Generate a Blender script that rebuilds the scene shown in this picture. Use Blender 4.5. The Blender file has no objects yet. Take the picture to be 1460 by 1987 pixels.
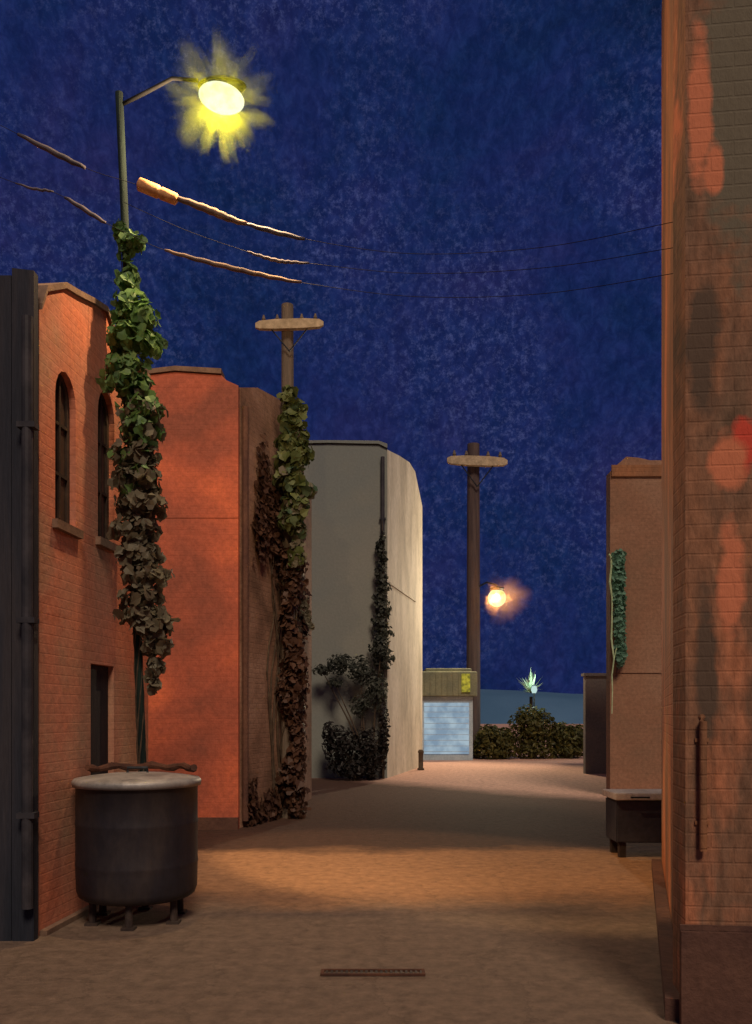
import bpy, bmesh, math, random
from mathutils import Vector, Matrix
from mathutils.geometry import tessellate_polygon
from math import radians as R, sin, cos, pi
random.seed(7)
S = bpy.context.scene
COL = S.collection

# ------------------------------------------------------------------ camera
EYE = 1.65
cd = bpy.data.cameras.new('camera'); cam = bpy.data.objects.new('camera', cd); COL.objects.link(cam)
cam.location = (0, 0, EYE); cam.rotation_euler = (R(90), 0, 0)
cd.sensor_fit = 'HORIZONTAL'; cd.sensor_width = 36; cd.lens = 36*1700/1460
cd.shift_y = 391.5/1460
cd.clip_start = .05; cd.clip_end = 3000
S.camera = cam
S.view_settings.view_transform = 'Standard'; S.view_settings.look = 'None'
S.view_settings.exposure = 0; S.view_settings.gamma = 1

def lin(c):
    return tuple(((v/255)/12.92 if v/255 <= .04045 else ((v/255+.055)/1.055)**2.4) for v in c)

# ------------------------------------------------------------------ world: night sky
W = bpy.data.worlds.new('World'); S.world = W; W.use_nodes = True
nt = W.node_tree; nt.nodes.clear()
def N(t, kind, **kw):
    n = t.nodes.new(kind)
    for k, v in kw.items():
        if k in n.inputs: n.inputs[k].default_value = v
        else: setattr(n, k, v)
    return n
def ramp(t, stops, interp='LINEAR'):
    r = t.nodes.new('ShaderNodeValToRGB'); e = r.color_ramp.elements; r.color_ramp.interpolation = interp
    while len(e) > 1: e.remove(e[-1])
    e[0].position = stops[0][0]; e[0].color = (*stops[0][1], 1)
    for p, c in stops[1:]:
        x = e.new(p); x.color = (*c, 1)
    return r
L = nt.links.new
tc = N(nt, 'ShaderNodeTexCoord')
n1 = N(nt, 'ShaderNodeTexNoise', Scale=4.5, Detail=9.0, Roughness=.66, Distortion=.3)
L(tc.outputs['Generated'], n1.inputs['Vector'])
r1 = ramp(nt, [(.30, lin((13, 27, 54))), (.43, lin((17, 33, 74))), (.53, lin((23, 34, 80))), (.70, lin((34, 34, 78)))])
L(n1.outputs['Fac'], r1.inputs['Fac'])
# brighter flecks painted in for glints off the brushwork
n2 = N(nt, 'ShaderNodeTexNoise', Scale=150.0, Detail=7.0, Roughness=.85, Distortion=.0)
L(tc.outputs['Generated'], n2.inputs['Vector'])
r2 = ramp(nt, [(.50, (0, 0, 0)), (.74, (1, 1, 1))]); L(n2.outputs['Fac'], r2.inputs['Fac'])
n3 = N(nt, 'ShaderNodeTexNoise', Scale=4.5, Detail=2.0); 
mp = N(nt, 'ShaderNodeMapping'); mp.inputs['Location'].default_value = (3.1, 1.7, 5.2)
L(tc.outputs['Generated'], mp.inputs['Vector']); L(mp.outputs['Vector'], n3.inputs['Vector'])
r3 = ramp(nt, [(.40, (.10, .10, .10)), (.60, (1, 1, 1))]); L(n3.outputs['Fac'], r3.inputs['Fac'])
mm = N(nt, 'ShaderNodeMath', operation='MULTIPLY'); L(r2.outputs['Color'], mm.inputs[0]); L(r3.outputs['Color'], mm.inputs[1])
mm2 = N(nt, 'ShaderNodeMath', operation='MULTIPLY'); L(mm.outputs[0], mm2.inputs[0]); mm2.inputs[1].default_value = .55
n4 = N(nt, 'ShaderNodeTexNoise', Scale=55.0, Detail=7.0, Roughness=.72, Distortion=.5)
mp4 = N(nt, 'ShaderNodeMapping'); mp4.inputs['Rotation'].default_value = (0, .6, 0); mp4.inputs['Scale'].default_value = (1.7, 1, 1.3)
L(tc.outputs['Generated'], mp4.inputs['Vector']); L(mp4.outputs['Vector'], n4.inputs['Vector'])
r4 = ramp(nt, [(.36, (.72, .74, .78)), (.5, (1, 1, 1)), (.66, (1.55, 1.5, 1.35))]); L(n4.outputs['Fac'], r4.inputs['Fac'])
m4 = N(nt, 'ShaderNodeMixRGB', blend_type='MULTIPLY'); m4.inputs['Fac'].default_value = 1; L(r1.outputs['Color'], m4.inputs['Color1']); L(r4.outputs['Color'], m4.inputs['Color2'])
mx = N(nt, 'ShaderNodeMixRGB'); L(mm2.outputs[0], mx.inputs['Fac']); L(m4.outputs['Color'], mx.inputs['Color1'])
mx.inputs['Color2'].default_value = (*lin((98, 106, 158)), 1)
bg = N(nt, 'ShaderNodeBackground', Strength=1.0); L(mx.outputs['Color'], bg.inputs['Color'])
wo = N(nt, 'ShaderNodeOutputWorld'); L(bg.outputs[0], wo.inputs['Surface'])

# ------------------------------------------------------------------ added soft warm fill, unseen source behind the camera
sd = bpy.data.lights.new('fill_sun', 'SUN'); sd.energy = 1.85; sd.angle = R(16); sd.color = (1.0, .80, .62)
fill_sun = bpy.data.objects.new('fill_sun', sd); COL.objects.link(fill_sun)
el, az = R(48), R(-13)          # comes from behind the camera
sdir = Vector((sin(az)*cos(el), cos(az)*cos(el), -sin(el)))
fill_sun.rotation_euler = sdir.to_track_quat('-Z', 'Y').to_euler()

# ------------------------------------------------------------------ helpers
def tag(o, label=None, cat=None, group=None, kind=None):
    if label: o['label'] = label
    if cat: o['category'] = cat
    if group: o['group'] = group
    if kind: o['kind'] = kind
    return o
def empty(name, loc, label, cat, group=None):
    o = bpy.data.objects.new(name, None); COL.objects.link(o); o.location = loc; o.empty_display_size = .2
    return tag(o, label, cat, group)
def obj(name, bm, mat, parent=None, smooth=False):
    """bm is in world coordinates; the origin is moved to the parent's place"""
    if parent is not None:
        off = Vector((0, 0, 0)); p = parent
        while p is not None: off += p.location; p = p.parent
        bmesh.ops.translate(bm, verts=bm.verts, vec=-off)
    bmesh.ops.recalc_face_normals(bm, faces=bm.faces)
    me = bpy.data.meshes.new(name); bm.to_mesh(me); bm.free()
    if smooth:
        for f in me.polygons: f.use_smooth = True
    for m in (mat if isinstance(mat, (list, tuple)) else [mat]): me.materials.append(m)
    o = bpy.data.objects.new(name, me); COL.objects.link(o)
    if parent is not None: o.parent = parent
    return o
def box(bm, lo, hi, bev=0, rot=0, about=None):
    b = bmesh.new(); bmesh.ops.create_cube(b, size=1)
    for v in b.verts:
        v.co = Vector([(lo[i]+hi[i])/2 + v.co[i]*(hi[i]-lo[i]) for i in range(3)])
    if bev: bmesh.ops.bevel(b, geom=b.edges[:], offset=bev, segments=2, affect='EDGES', profile=.6)
    if rot:
        c = Vector(about) if about else Vector([(lo[i]+hi[i])/2 for i in range(3)])
        bmesh.ops.rotate(b, verts=b.verts, cent=c, matrix=Matrix.Rotation(rot, 3, 'Z'))
    merge(bm, b)
def merge(bm, b):
    me = bpy.data.meshes.new('tmp'); b.to_mesh(me); b.free(); bm.from_mesh(me); bpy.data.meshes.remove(me)
def tube(bm, pts, rad, seg=10, caps=True):
    pts = [Vector(p) for p in pts]
    if not isinstance(rad, (list, tuple)): rad = [rad]*len(pts)
    rings = []
    up = Vector((0, 0, 1))
    for i, p in enumerate(pts):
        d = (pts[min(i+1, len(pts)-1)] - pts[max(i-1, 0)]).normalized()
        a = d.cross(up)
        if a.length < .05: a = d.cross(Vector((0, 1, 0)))
        a.normalize(); b = d.cross(a).normalized()
        rings.append([bm.verts.new(p + (a*cos(2*pi*k/seg) + b*sin(2*pi*k/seg))*rad[i]) for k in range(seg)])
    for r0, r1 in zip(rings, rings[1:]):
        for k in range(seg): bm.faces.new((r0[k], r0[(k+1) % seg], r1[(k+1) % seg], r1[k]))
    if caps: bm.faces.new(rings[0]); bm.faces.new(rings[-1])
def lathe(bm, prof, c, seg=48):
    rings = []
    for r, z in prof:
        rings.append([bm.verts.new((c[0]+r*cos(2*pi*k/seg), c[1]+r*sin(2*pi*k/seg), c[2]+z)) for k in range(seg)])
    for r0, r1 in zip(rings, rings[1:]):
        for k in range(seg): bm.faces.new((r0[k], r0[(k+1) % seg], r1[(k+1) % seg], r1[k]))
    bm.faces.new(rings[0]); bm.faces.new(rings[-1])
def ellipsoid(bm, c, r, seg=24):
    b = bmesh.new(); bmesh.ops.create_uvsphere(b, u_segments=seg, v_segments=seg//2, radius=1)
    for v in b.verts: v.co = Vector((c[0]+v.co.x*r[0], c[1]+v.co.y*r[1], c[2]+v.co.z*r[2]))
    merge(bm, b)
class Wall:
    """a vertical plane through two ground points; u runs along it, z up, n outwards (towards the alley)"""
    def __init__(s, p0, p1, flip=False):
        s.p0 = Vector((*p0, 0)); d = Vector((*p1, 0)) - s.p0; s.len = d.length; s.d = d.normalized()
        s.n = Vector((s.d.y, -s.d.x, 0)) * (-1 if flip else 1)
    def at(s, u, z, n=0): return s.p0 + s.d*u + Vector((0, 0, z)) + s.n*n
    def u(s, px):                      # where the sight line through picture column px meets the wall
        k = (px-730)/1700
        return -(s.p0.x - k*s.p0.y)/(s.d.x - k*s.d.y)
    def z(s, px, py):
        q = s.at(s.u(px), 0); return EYE + (1385-py)*q.y/1700
def panel(bm, w, outline, holes=(), t=.25, front=0.0, closed_holes=True):
    """slab with holes: outline and holes are lists of (u,z)"""
    loops = [outline] + list(holes)
    flat = [p for l in loops for p in l]
    tris = tessellate_polygon([[Vector((p[0], p[1], 0)) for p in l] for l in loops])
    F = [bm.verts.new(w.at(u, z, front)) for u, z in flat]
    B = [bm.verts.new(w.at(u, z, front-t)) for u, z in flat]
    for a, b, c in tris:
        bm.faces.new((F[a], F[b], F[c])); bm.faces.new((B[c], B[b], B[a]))
    i = 0
    for l in loops:
        n = len(l)
        for k in range(n):
            a, b = i+k, i+(k+1) % n
            bm.faces.new((F[a], F[b], B[b], B[a]))
        i += n
def slabpoly(bm, w, outline, n0, n1):
    panel(bm, w, outline, (), n1-n0, n1)
def prism(bm, foot, z0, z1):
    zs = z1 if isinstance(z1, (list, tuple)) else [z1]*len(foot)
    a = [bm.verts.new((x, y, z0)) for x, y in foot]; b = [bm.verts.new((f[0], f[1], z)) for f, z in zip(foot, zs)]
    n = len(foot)
    for k in range(n): bm.faces.new((a[k], a[(k+1) % n], b[(k+1) % n], b[k]))
    bm.faces.new(a); bm.faces.new(b)
def arch(u0, u1, z0, z1, seg=8):
    r = (u1-u0)/2; c = (u0+u1)/2; h = min(r*1.25, z1-z0-.05)
    return [(u0, z0), (u1, z0)] + [(c + r*cos(pi*k/seg), z1-h + h*sin(pi*k/seg)) for k in range(seg+1)]
def rect(u0, u1, z0, z1): return [(u0, z0), (u1, z0), (u1, z1), (u0, z1)]
def inset(l, d):
    cu = sum(p[0] for p in l)/len(l)
    zs = [p[1] for p in l]; us = [p[0] for p in l]
    w_ = (max(us)-min(us)); h_ = (max(zs)-min(zs)); cz = (max(zs)+min(zs))/2; cu = (max(us)+min(us))/2
    return [(cu+(u-cu)*(w_-2*d)/w_, cz+(z-cz)*(h_-2*d)/h_) for u, z in l]

def mat(name, cols, scale=1.2, detail=8, rough=.85, bump=.25, bscale=18, stretch=(1, 1, 1), spec=.2, metal=0,
        fine=.12, brick=None, dist=.3, seed=0):
    m = bpy.data.materials.new(name); m.use_nodes = True; t = m.node_tree; t.nodes.clear()
    out = N(t, 'ShaderNodeOutputMaterial'); p = N(t, 'ShaderNodeBsdfPrincipled'); t.links.new(p.outputs[0], out.inputs[0])
    p.inputs['Roughness'].default_value = rough; p.inputs['Metallic'].default_value = metal
    p.inputs['Specular IOR Level'].default_value = spec
    g = N(t, 'ShaderNodeNewGeometry')
    mp = N(t, 'ShaderNodeMapping'); mp.inputs['Scale'].default_value = stretch; mp.inputs['Location'].default_value = (seed*3.7, seed*1.9, seed*5.3)
    t.links.new(g.outputs['Position'], mp.inputs['Vector'])
    n = N(t, 'ShaderNodeTexNoise', Scale=scale, Detail=float(detail), Roughness=.55, Distortion=dist); t.links.new(mp.outputs[0], n.inputs['Vector'])
    k = len(cols); r = ramp(t, [(.34 + .32*i/max(1, k-1), c) for i, c in enumerate(cols)]); t.links.new(n.outputs['Fac'], r.inputs['Fac'])
    f = N(t, 'ShaderNodeTexNoise', Scale=bscale, Detail=6.0, Roughness=.65); t.links.new(mp.outputs[0], f.inputs['Vector'])
    hs = N(t, 'ShaderNodeHueSaturation'); t.links.new(r.outputs['Color'], hs.inputs['Color'])
    mr = N(t, 'ShaderNodeMapRange'); mr.inputs['From Min'].default_value = .3; mr.inputs['From Max'].default_value = .7
    mr.inputs['To Min'].default_value = 1-fine*1.6; mr.inputs['To Max'].default_value = 1+fine*1.6
    t.links.new(f.outputs['Fac'], mr.inputs['Value']); t.links.new(mr.outputs[0], hs.inputs['Value'])
    colout = hs.outputs['Color']; hgt = f.outputs['Fac']
    if brick:
        # brick = (row height, brick length, mortar strength, direction vector along the wall)
        dx, dy = brick[3]
        sx = N(t, 'ShaderNodeSeparateXYZ'); t.links.new(g.outputs['Position'], sx.inputs[0])
        a = N(t, 'ShaderNodeMath', operation='MULTIPLY'); a.inputs[1].default_value = dx; t.links.new(sx.outputs[0], a.inputs[0])
        b = N(t, 'ShaderNodeMath', operation='MULTIPLY_ADD'); b.inputs[1].default_value = dy; t.links.new(sx.outputs[1], b.inputs[0]); t.links.new(a.outputs[0], b.inputs[2])
        cx = N(t, 'ShaderNodeCombineXYZ'); t.links.new(b.outputs[0], cx.inputs[0]); t.links.new(sx.outputs[2], cx.inputs[1])
        bt = N(t, 'ShaderNodeTexBrick'); t.links.new(cx.outputs[0], bt.inputs['Vector'])
        bt.inputs['Scale'].default_value = 1; bt.inputs['Brick Width'].default_value = brick[1]; bt.inputs['Row Height'].default_value = brick[0]
        bt.inputs['Mortar Size'].default_value = .007; bt.inputs['Mortar Smooth'].default_value = .5
        bt.inputs['Color1'].default_value = (.78, .78, .78, 1); bt.inputs['Color2'].default_value = (1.12, 1.12, 1.12, 1); bt.inputs['Mortar'].default_value = (.6, .6, .6, 1)
        mu = N(t, 'ShaderNodeMixRGB', blend_type='MULTIPLY'); mu.inputs['Fac'].default_value = brick[2]
        t.links.new(colout, mu.inputs['Color1']); t.links.new(bt.outputs['Color'], mu.inputs['Color2']); colout = mu.outputs['Color']
        ad = N(t, 'ShaderNodeMath', operation='MULTIPLY_ADD'); ad.inputs[1].default_value = -.22; t.links.new(bt.outputs['Fac'], ad.inputs[0]); t.links.new(hgt, ad.inputs[2]); hgt = ad.outputs[0]
    t.links.new(colout, p.inputs['Base Color'])
    bp = N(t, 'ShaderNodeBump'); bp.inputs['Strength'].default_value = bump; bp.inputs['Distance'].default_value = .02
    t.links.new(hgt, bp.inputs['Height']); t.links.new(bp.outputs[0], p.inputs['Normal'])
    m['p'] = 1
    return m
def leafmat(name, cols):
    m = bpy.data.materials.new(name); m.use_nodes = True; t = m.node_tree; t.nodes.clear()
    out = N(t, 'ShaderNodeOutputMaterial'); p = N(t, 'ShaderNodeBsdfPrincipled')
    g = N(t, 'ShaderNodeNewGeometry'); k = len(cols)
    r = ramp(t, [(i/max(1, k-1), c) for i, c in enumerate(cols)]); t.links.new(g.outputs['Random Per Island'], r.inputs['Fac'])
    t.links.new(r.outputs[0], p.inputs['Base Color']); p.inputs['Roughness'].default_value = .55; p.inputs['Specular IOR Level'].default_value = .3
    tr = N(t, 'ShaderNodeBsdfTranslucent'); t.links.new(r.outputs[0], tr.inputs['Color'])
    ms = N(t, 'ShaderNodeMixShader'); ms.inputs[0].default_value = .4; t.links.new(p.outputs[0], ms.inputs[1]); t.links.new(tr.outputs[0], ms.inputs[2])
    t.links.new(ms.outputs[0], out.inputs[0]); return m
def emit(name, col, strength, col2=None, scale=6):
    m = bpy.data.materials.new(name); m.use_nodes = True; t = m.node_tree; t.nodes.clear()
    out = N(t, 'ShaderNodeOutputMaterial'); e = N(t, 'ShaderNodeEmission', Strength=strength)
    g = N(t, 'ShaderNodeNewGeometry'); n = N(t, 'ShaderNodeTexNoise', Scale=float(scale), Detail=4.0); t.links.new(g.outputs['Position'], n.inputs['Vector'])
    r = ramp(t, [(.35, col2 or col), (.6, col)]); t.links.new(n.outputs['Fac'], r.inputs[0]); t.links.new(r.outputs[0], e.inputs['Color'])
    t.links.new(e.outputs[0], out.inputs[0]); return m
def halomat(name, col, dens, r0, r1, spike=2.6):
    """fog ball added to draw a lamp halo and lit by the lamp inside; thinner outwards, in ragged tongues"""
    m = bpy.data.materials.new(name); m.use_nodes = True; t = m.node_tree; t.nodes.clear()
    out = N(t, 'ShaderNodeOutputMaterial'); v = N(t, 'ShaderNodeVolumeScatter'); v.inputs['Color'].default_value = (*col, 1)
    tc = N(t, 'ShaderNodeTexCoord')
    ln = N(t, 'ShaderNodeVectorMath', operation='LENGTH'); t.links.new(tc.outputs['Object'], ln.inputs[0])
    nm = N(t, 'ShaderNodeVectorMath', operation='NORMALIZE'); t.links.new(tc.outputs['Object'], nm.inputs[0])
    n = N(t, 'ShaderNodeTexNoise', Scale=spike, Detail=3.0, Roughness=.6); t.links.new(nm.outputs[0], n.inputs['Vector'])
    mr = N(t, 'ShaderNodeMapRange'); t.links.new(n.outputs['Fac'], mr.inputs['Value'])
    mr.inputs['From Min'].default_value = .38; mr.inputs['From Max'].default_value = .64; mr.inputs['To Min'].default_value = r0; mr.inputs['To Max'].default_value = r1
    su = N(t, 'ShaderNodeMath', operation='SUBTRACT'); t.links.new(mr.outputs[0], su.inputs[0]); t.links.new(ln.outputs['Value'], su.inputs[1])
    m2 = N(t, 'ShaderNodeMapRange'); t.links.new(su.outputs[0], m2.inputs['Value'])
    m2.inputs['From Min'].default_value = 0; m2.inputs['From Max'].default_value = r0*.5; m2.inputs['To Min'].default_value = 0; m2.inputs['To Max'].default_value = dens
    t.links.new(m2.outputs[0], v.inputs['Density']); t.links.new(v.outputs[0], out.inputs['Volume']); return m

# leaf clumps
def leaf(bm, c, size, nrm, roll, kind='ivy'):
    n = nrm.normalized(); a = n.cross(Vector((0, 0, 1)))
    if a.length < .05: a = Vector((1, 0, 0))
    a.normalize(); b = n.cross(a)
    a, b = a*cos(roll)+b*sin(roll), b*cos(roll)-a*sin(roll)
    if kind == 'ivy':
        P = [(0, -.55, 0), (.42, -.42, .1), (.5, .02, .12), (.24, .18, .02), (0, .62, -.1), (-.24, .18, .02), (-.5, .02, .12), (-.42, -.42, .1)]
    else:
        P = [(0, -.5, 0), (.26, -.1, .07), (.2, .25, .05), (0, .55, -.08), (-.2, .25, .05), (-.26, -.1, .07)]
    vs = [bm.verts.new(c + (a*x + b*y + n*z)*size) for x, y, z in P]
    m = bm.verts.new(c)
    for k in range(len(vs)): bm.faces.new((m, vs[k], vs[(k+1) % len(vs)]))
def clump(bm, c, r, n, size, kind='ivy', out=.7, zb=0):
    c = Vector(c)
    for _ in range(n):
        d = Vector((random.gauss(0, 1), random.gauss(0, 1), random.gauss(0, 1))).normalized()
        k = random.random()**.45
        p = c + Vector((d.x*r[0], d.y*r[1], d.z*r[2]))*k
        nn = (d*out + Vector((random.uniform(-1, 1), random.uniform(-1, 1), random.uniform(-.4, .9)))*.6)
        leaf(bm, p, size*random.choice((.45, .65, .8, 1, 1.25))*random.uniform(.85, 1.15), nn, random.uniform(0, 6.28), kind)
def along(pts, t):
    k = t*(len(pts)-1); i = min(int(k), len(pts)-2); f = k-i
    return [a*(1-f)+b*f for a, b in zip(pts[i], pts[i+1])]
def P(px, py, Y): return Vector(((px-730)*Y/1700, Y, EYE+(1385-py)*Y/1700))   # world point at depth Y

# ------------------------------------------------------------------ materials
c_ = lambda *a: tuple(a)
M = {}
M['ground'] = None
brA = (.075, .23, .45, (.09, .99))
M['wallA'] = mat('rust_plaster', [c_(.40, .24, .15), c_(.52, .205, .125), c_(.64, .19, .095)], .9, brick=(.075, .23, .07, (.09, .99)), bump=.3)
M['wallB'] = mat('orange_plaster', [c_(.27, .085, .055), c_(.44, .115, .065), c_(.68, .165, .075)], .75, brick=(.075, .23, .12, (1, 0)), bump=.3, seed=2)
M['wallC'] = mat('brown_plaster', [c_(.15, .085, .055), c_(.28, .155, .10), c_(.40, .24, .165)], .9, bump=.5, seed=3, brick=(.075, .23, .3, (.29, .95)))
M['wallD'] = mat('grey_render', [c_(.205, .225, .205), c_(.235, .24, .205), c_(.26, .255, .215)], .35, bump=.2, fine=.06, seed=4)
M['wallD2'] = mat('cream_render', [c_(.48, .45, .36), c_(.62, .58, .46), c_(.74, .70, .58)], 1.6, bump=.35, stretch=(1, 1, .35), seed=5)
M['wallE'] = mat('brown_brick', [c_(.22, .135, .085), c_(.29, .15, .09), c_(.33, .19, .12)], .5, bump=.3, seed=6, brick=(.075, .23, .15, (1, 0)))
M['wallR'] = mat('patched_brick', [c_(.16, .10, .062), c_(.23, .125, .075), c_(.32, .15, .08), c_(.21, .115, .07), c_(.46, .18, .09)], 1.35, bump=.55, seed=11, stretch=(1.3, 1, .5), brick=(.078, .235, .07, (.99, -.1)), fine=.22)
M['wallRs'] = mat('orange_brick_side', [c_(.20, .11, .065), c_(.34, .15, .07), c_(.60, .20, .09)], 1.3, bump=.6, seed=12, stretch=(1, 1, .45), brick=(.078, .235, .15, (.29, .96)))
def patches(m, spots, cols):
    """patches of bare, redder brick where the old coat has come away"""
    t = m.node_tree; K = t.links.new
    p = [n for n in t.nodes if n.type == 'BSDF_PRINCIPLED'][0]; src = p.inputs['Base Color'].links[0].from_socket
    g = N(t, 'ShaderNodeNewGeometry'); n = N(t, 'ShaderNodeTexNoise', Scale=5.0, Detail=5.0, Roughness=.6); K(g.outputs['Position'], n.inputs['Vector'])
    for (c, sc, k) in spots:
        mp = N(t, 'ShaderNodeMapping', vector_type='TEXTURE'); mp.inputs['Location'].default_value = c; mp.inputs['Scale'].default_value = sc; K(g.outputs['Position'], mp.inputs['Vector'])
        ln = N(t, 'ShaderNodeVectorMath', operation='LENGTH'); K(mp.outputs[0], ln.inputs[0])
        a = N(t, 'ShaderNodeMath', operation='MULTIPLY_ADD'); K(n.outputs['Fac'], a.inputs[0]); a.inputs[1].default_value = 1.6; K(ln.outputs['Value'], a.inputs[2])
        mr = N(t, 'ShaderNodeMapRange'); K(a.outputs[0], mr.inputs['Value']); mr.inputs['From Min'].default_value = 1.55; mr.inputs['From Max'].default_value = 1.95; mr.inputs['To Min'].default_value = 1; mr.inputs['To Max'].default_value = 0
        mx = N(t, 'ShaderNodeMixRGB'); K(mr.outputs[0], mx.inputs['Fac']); K(src, mx.inputs['Color1']); mx.inputs['Color2'].default_value = (*cols[k], 1); src = mx.outputs[0]
    K(src, p.inputs['Base Color'])
q_ = lambda px, py, Y=4.6: tuple(P(px, py, Y))
patches(M['wallR'], [(q_(1450, 150), (.22, 1, .95), 2), (q_(1392, 320), (.05, 1, .12), 0), (q_(1448, 855), (.07, 1, .15), 1), (q_(1425, 1130), (.07, 1, .3), 0), (q_(1415, 890), (.1, 1, .16), 0),
    (q_(1370, 650), (.09, 1, .4), 3), (q_(1380, 1300), (.06, 1, .35), 3), (q_(1365, 200), (.06, 1, .4), 0)], [(.66, .22, .11), (.66, .085, .05), (.17, .145, .10), (.12, .08, .055)])
M['plinth'] = mat('dark_red_plinth', [c_(.09, .045, .035), c_(.15, .075, .05)], 2, bump=.6, seed=8)
M['darkwall'] = mat('blackened_boards', [c_(.022, .026, .036), c_(.035, .036, .046), c_(.05, .045, .05)], 1.4, bump=.5, stretch=(5, 5, .35), seed=9)
M['pipe'] = mat('grey_pipe', [c_(.03, .03, .036), c_(.06, .055, .06)], 4, rough=.5, bump=.1)
M['glass'] = mat('dark_pane', [c_(.03, .022, .02), c_(.07, .045, .03)], 2, rough=.4, spec=.5, bump=.02)
M['frame'] = mat('old_window_frame', [c_(.035, .025, .02), c_(.07, .045, .03)], 5, bump=.2)
M['sill'] = mat('stone_sill', [c_(.16, .10, .07), c_(.24, .15, .10)], 5, bump=.3)
M['doorm'] = mat('dark_door_paint', [c_(.02, .018, .022), c_(.04, .03, .03)], 3, bump=.2, stretch=(3, 3, .5))
M['wood'] = mat('weathered_pole', [c_(.13, .105, .08), c_(.20, .15, .11)], 3, bump=.5, stretch=(6, 6, .4))
M['woodfar'] = mat('dark_pole', [c_(.07, .05, .05), c_(.12, .085, .075)], 2, bump=.5, stretch=(6, 6, .4))
M['wood2'] = mat('pale_crossarm', [c_(.35, .27, .17), c_(.55, .43, .28)], 5, bump=.4)
M['greypole'] = mat('green_grey_pole', [c_(.006, .012, .012), c_(.016, .028, .022)], 3, bump=.4, stretch=(5, 5, .5))
M['metal'] = mat('dark_metal', [c_(.02, .025, .03), c_(.05, .055, .06)], 6, rough=.45, bump=.05, metal=.4)
M['bin'] = mat('dark_painted_steel', [c_(.012, .012, .018), c_(.022, .019, .024), c_(.048, .036, .032)], 1.6, rough=.55, bump=.12, spec=.35, stretch=(1, 1, .5), seed=3)
M['bin2'] = mat('blue_black_steel', [c_(.04, .042, .058), c_(.07, .065, .078)], 1.6, rough=.6, bump=.12)
M['lid'] = mat('galvanised_lid', [c_(.20, .19, .18), c_(.40, .38, .35)], 5, rough=.5, bump=.15, metal=.25, spec=.5)
M['rust'] = mat('rusty_iron', [c_(.06, .03, .022), c_(.14, .06, .035)], 7, bump=.4)
M['lid2'] = mat('pale_lid', [c_(.62, .56, .48), c_(.85, .80, .70)], 3, bump=.2)
M['cable'] = mat('black_cable', [c_(.012, .012, .014), c_(.02, .02, .022)], 5, bump=.05)
M['lit_span'] = mat('lit_cable', [c_(.13, .10, .09), c_(.28, .19, .13)], 5, bump=.2)  # lamplit stretch of wire, its light put into the colour
M['lit_span2'] = mat('lit_grey_cable', [c_(.06, .06, .075), c_(.13, .11, .12)], 5, bump=.2)  # greyer lamplit stretch, also lightened by colour
M['splice'] = mat('orange_splice_case', [c_(.55, .25, .10), c_(.85, .50, .22)], 8, bump=.3)
M['ivy'] = leafmat('ivy_green', [c_(.10, .20, .055), c_(.14, .28, .08), c_(.20, .34, .11), c_(.12, .22, .10)])
M['ivy2'] = leafmat('ivy_olive', [c_(.08, .11, .03), c_(.14, .17, .05), c_(.20, .22, .08), c_(.06, .12, .07)])
M['withered'] = leafmat('withered_ivy', [c_(.14, .12, .075), c_(.19, .165, .105), c_(.24, .22, .15), c_(.15, .115, .075)])
M['brownvine'] = leafmat('brown_vine', [c_(.07, .036, .023), c_(.10, .05, .032), c_(.14, .07, .04)])
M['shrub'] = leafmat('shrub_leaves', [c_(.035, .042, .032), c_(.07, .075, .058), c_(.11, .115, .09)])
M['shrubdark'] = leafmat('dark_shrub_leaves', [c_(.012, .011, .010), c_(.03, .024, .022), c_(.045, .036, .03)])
M['hedge'] = leafmat('hedge_leaves', [c_(.04, .04, .012), c_(.08, .075, .02), c_(.15, .125, .03)])
M['teal'] = leafmat('teal_vine', [c_(.13, .28, .19), c_(.17, .34, .24), c_(.2, .37, .26)])
M['palestem'] = mat('pale_stem', [c_(.35, .45, .25), c_(.55, .65, .40)], 5)
M['stem'] = mat('woody_stem', [c_(.05, .035, .025), c_(.10, .07, .045)], 6, bump=.4)
M['kiosk'] = mat('pale_blue_boards', [c_(.30, .38, .44), c_(.45, .53, .58)], 2, bump=.1)
M['fascia'] = mat('olive_fascia', [c_(.16, .17, .12), c_(.24, .24, .15)], 2, bump=.2)
M['yucca'] = leafmat('pale_yucca_leaves', [c_(.25, .38, .22), c_(.45, .60, .40), c_(.55, .65, .5)])
M['hill'] = mat('far_hillside', [c_(.05, .12, .21), c_(.09, .18, .29)], .03, bump=.1)
M['greyblock'] = mat('grey_block', [c_(.13, .135, .14), c_(.20, .18, .165)], .9, bump=.2)
M['iron'] = mat('cast_iron', [c_(.03, .022, .02), c_(.07, .05, .04)], 9, rough=.6, bump=.3)

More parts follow.
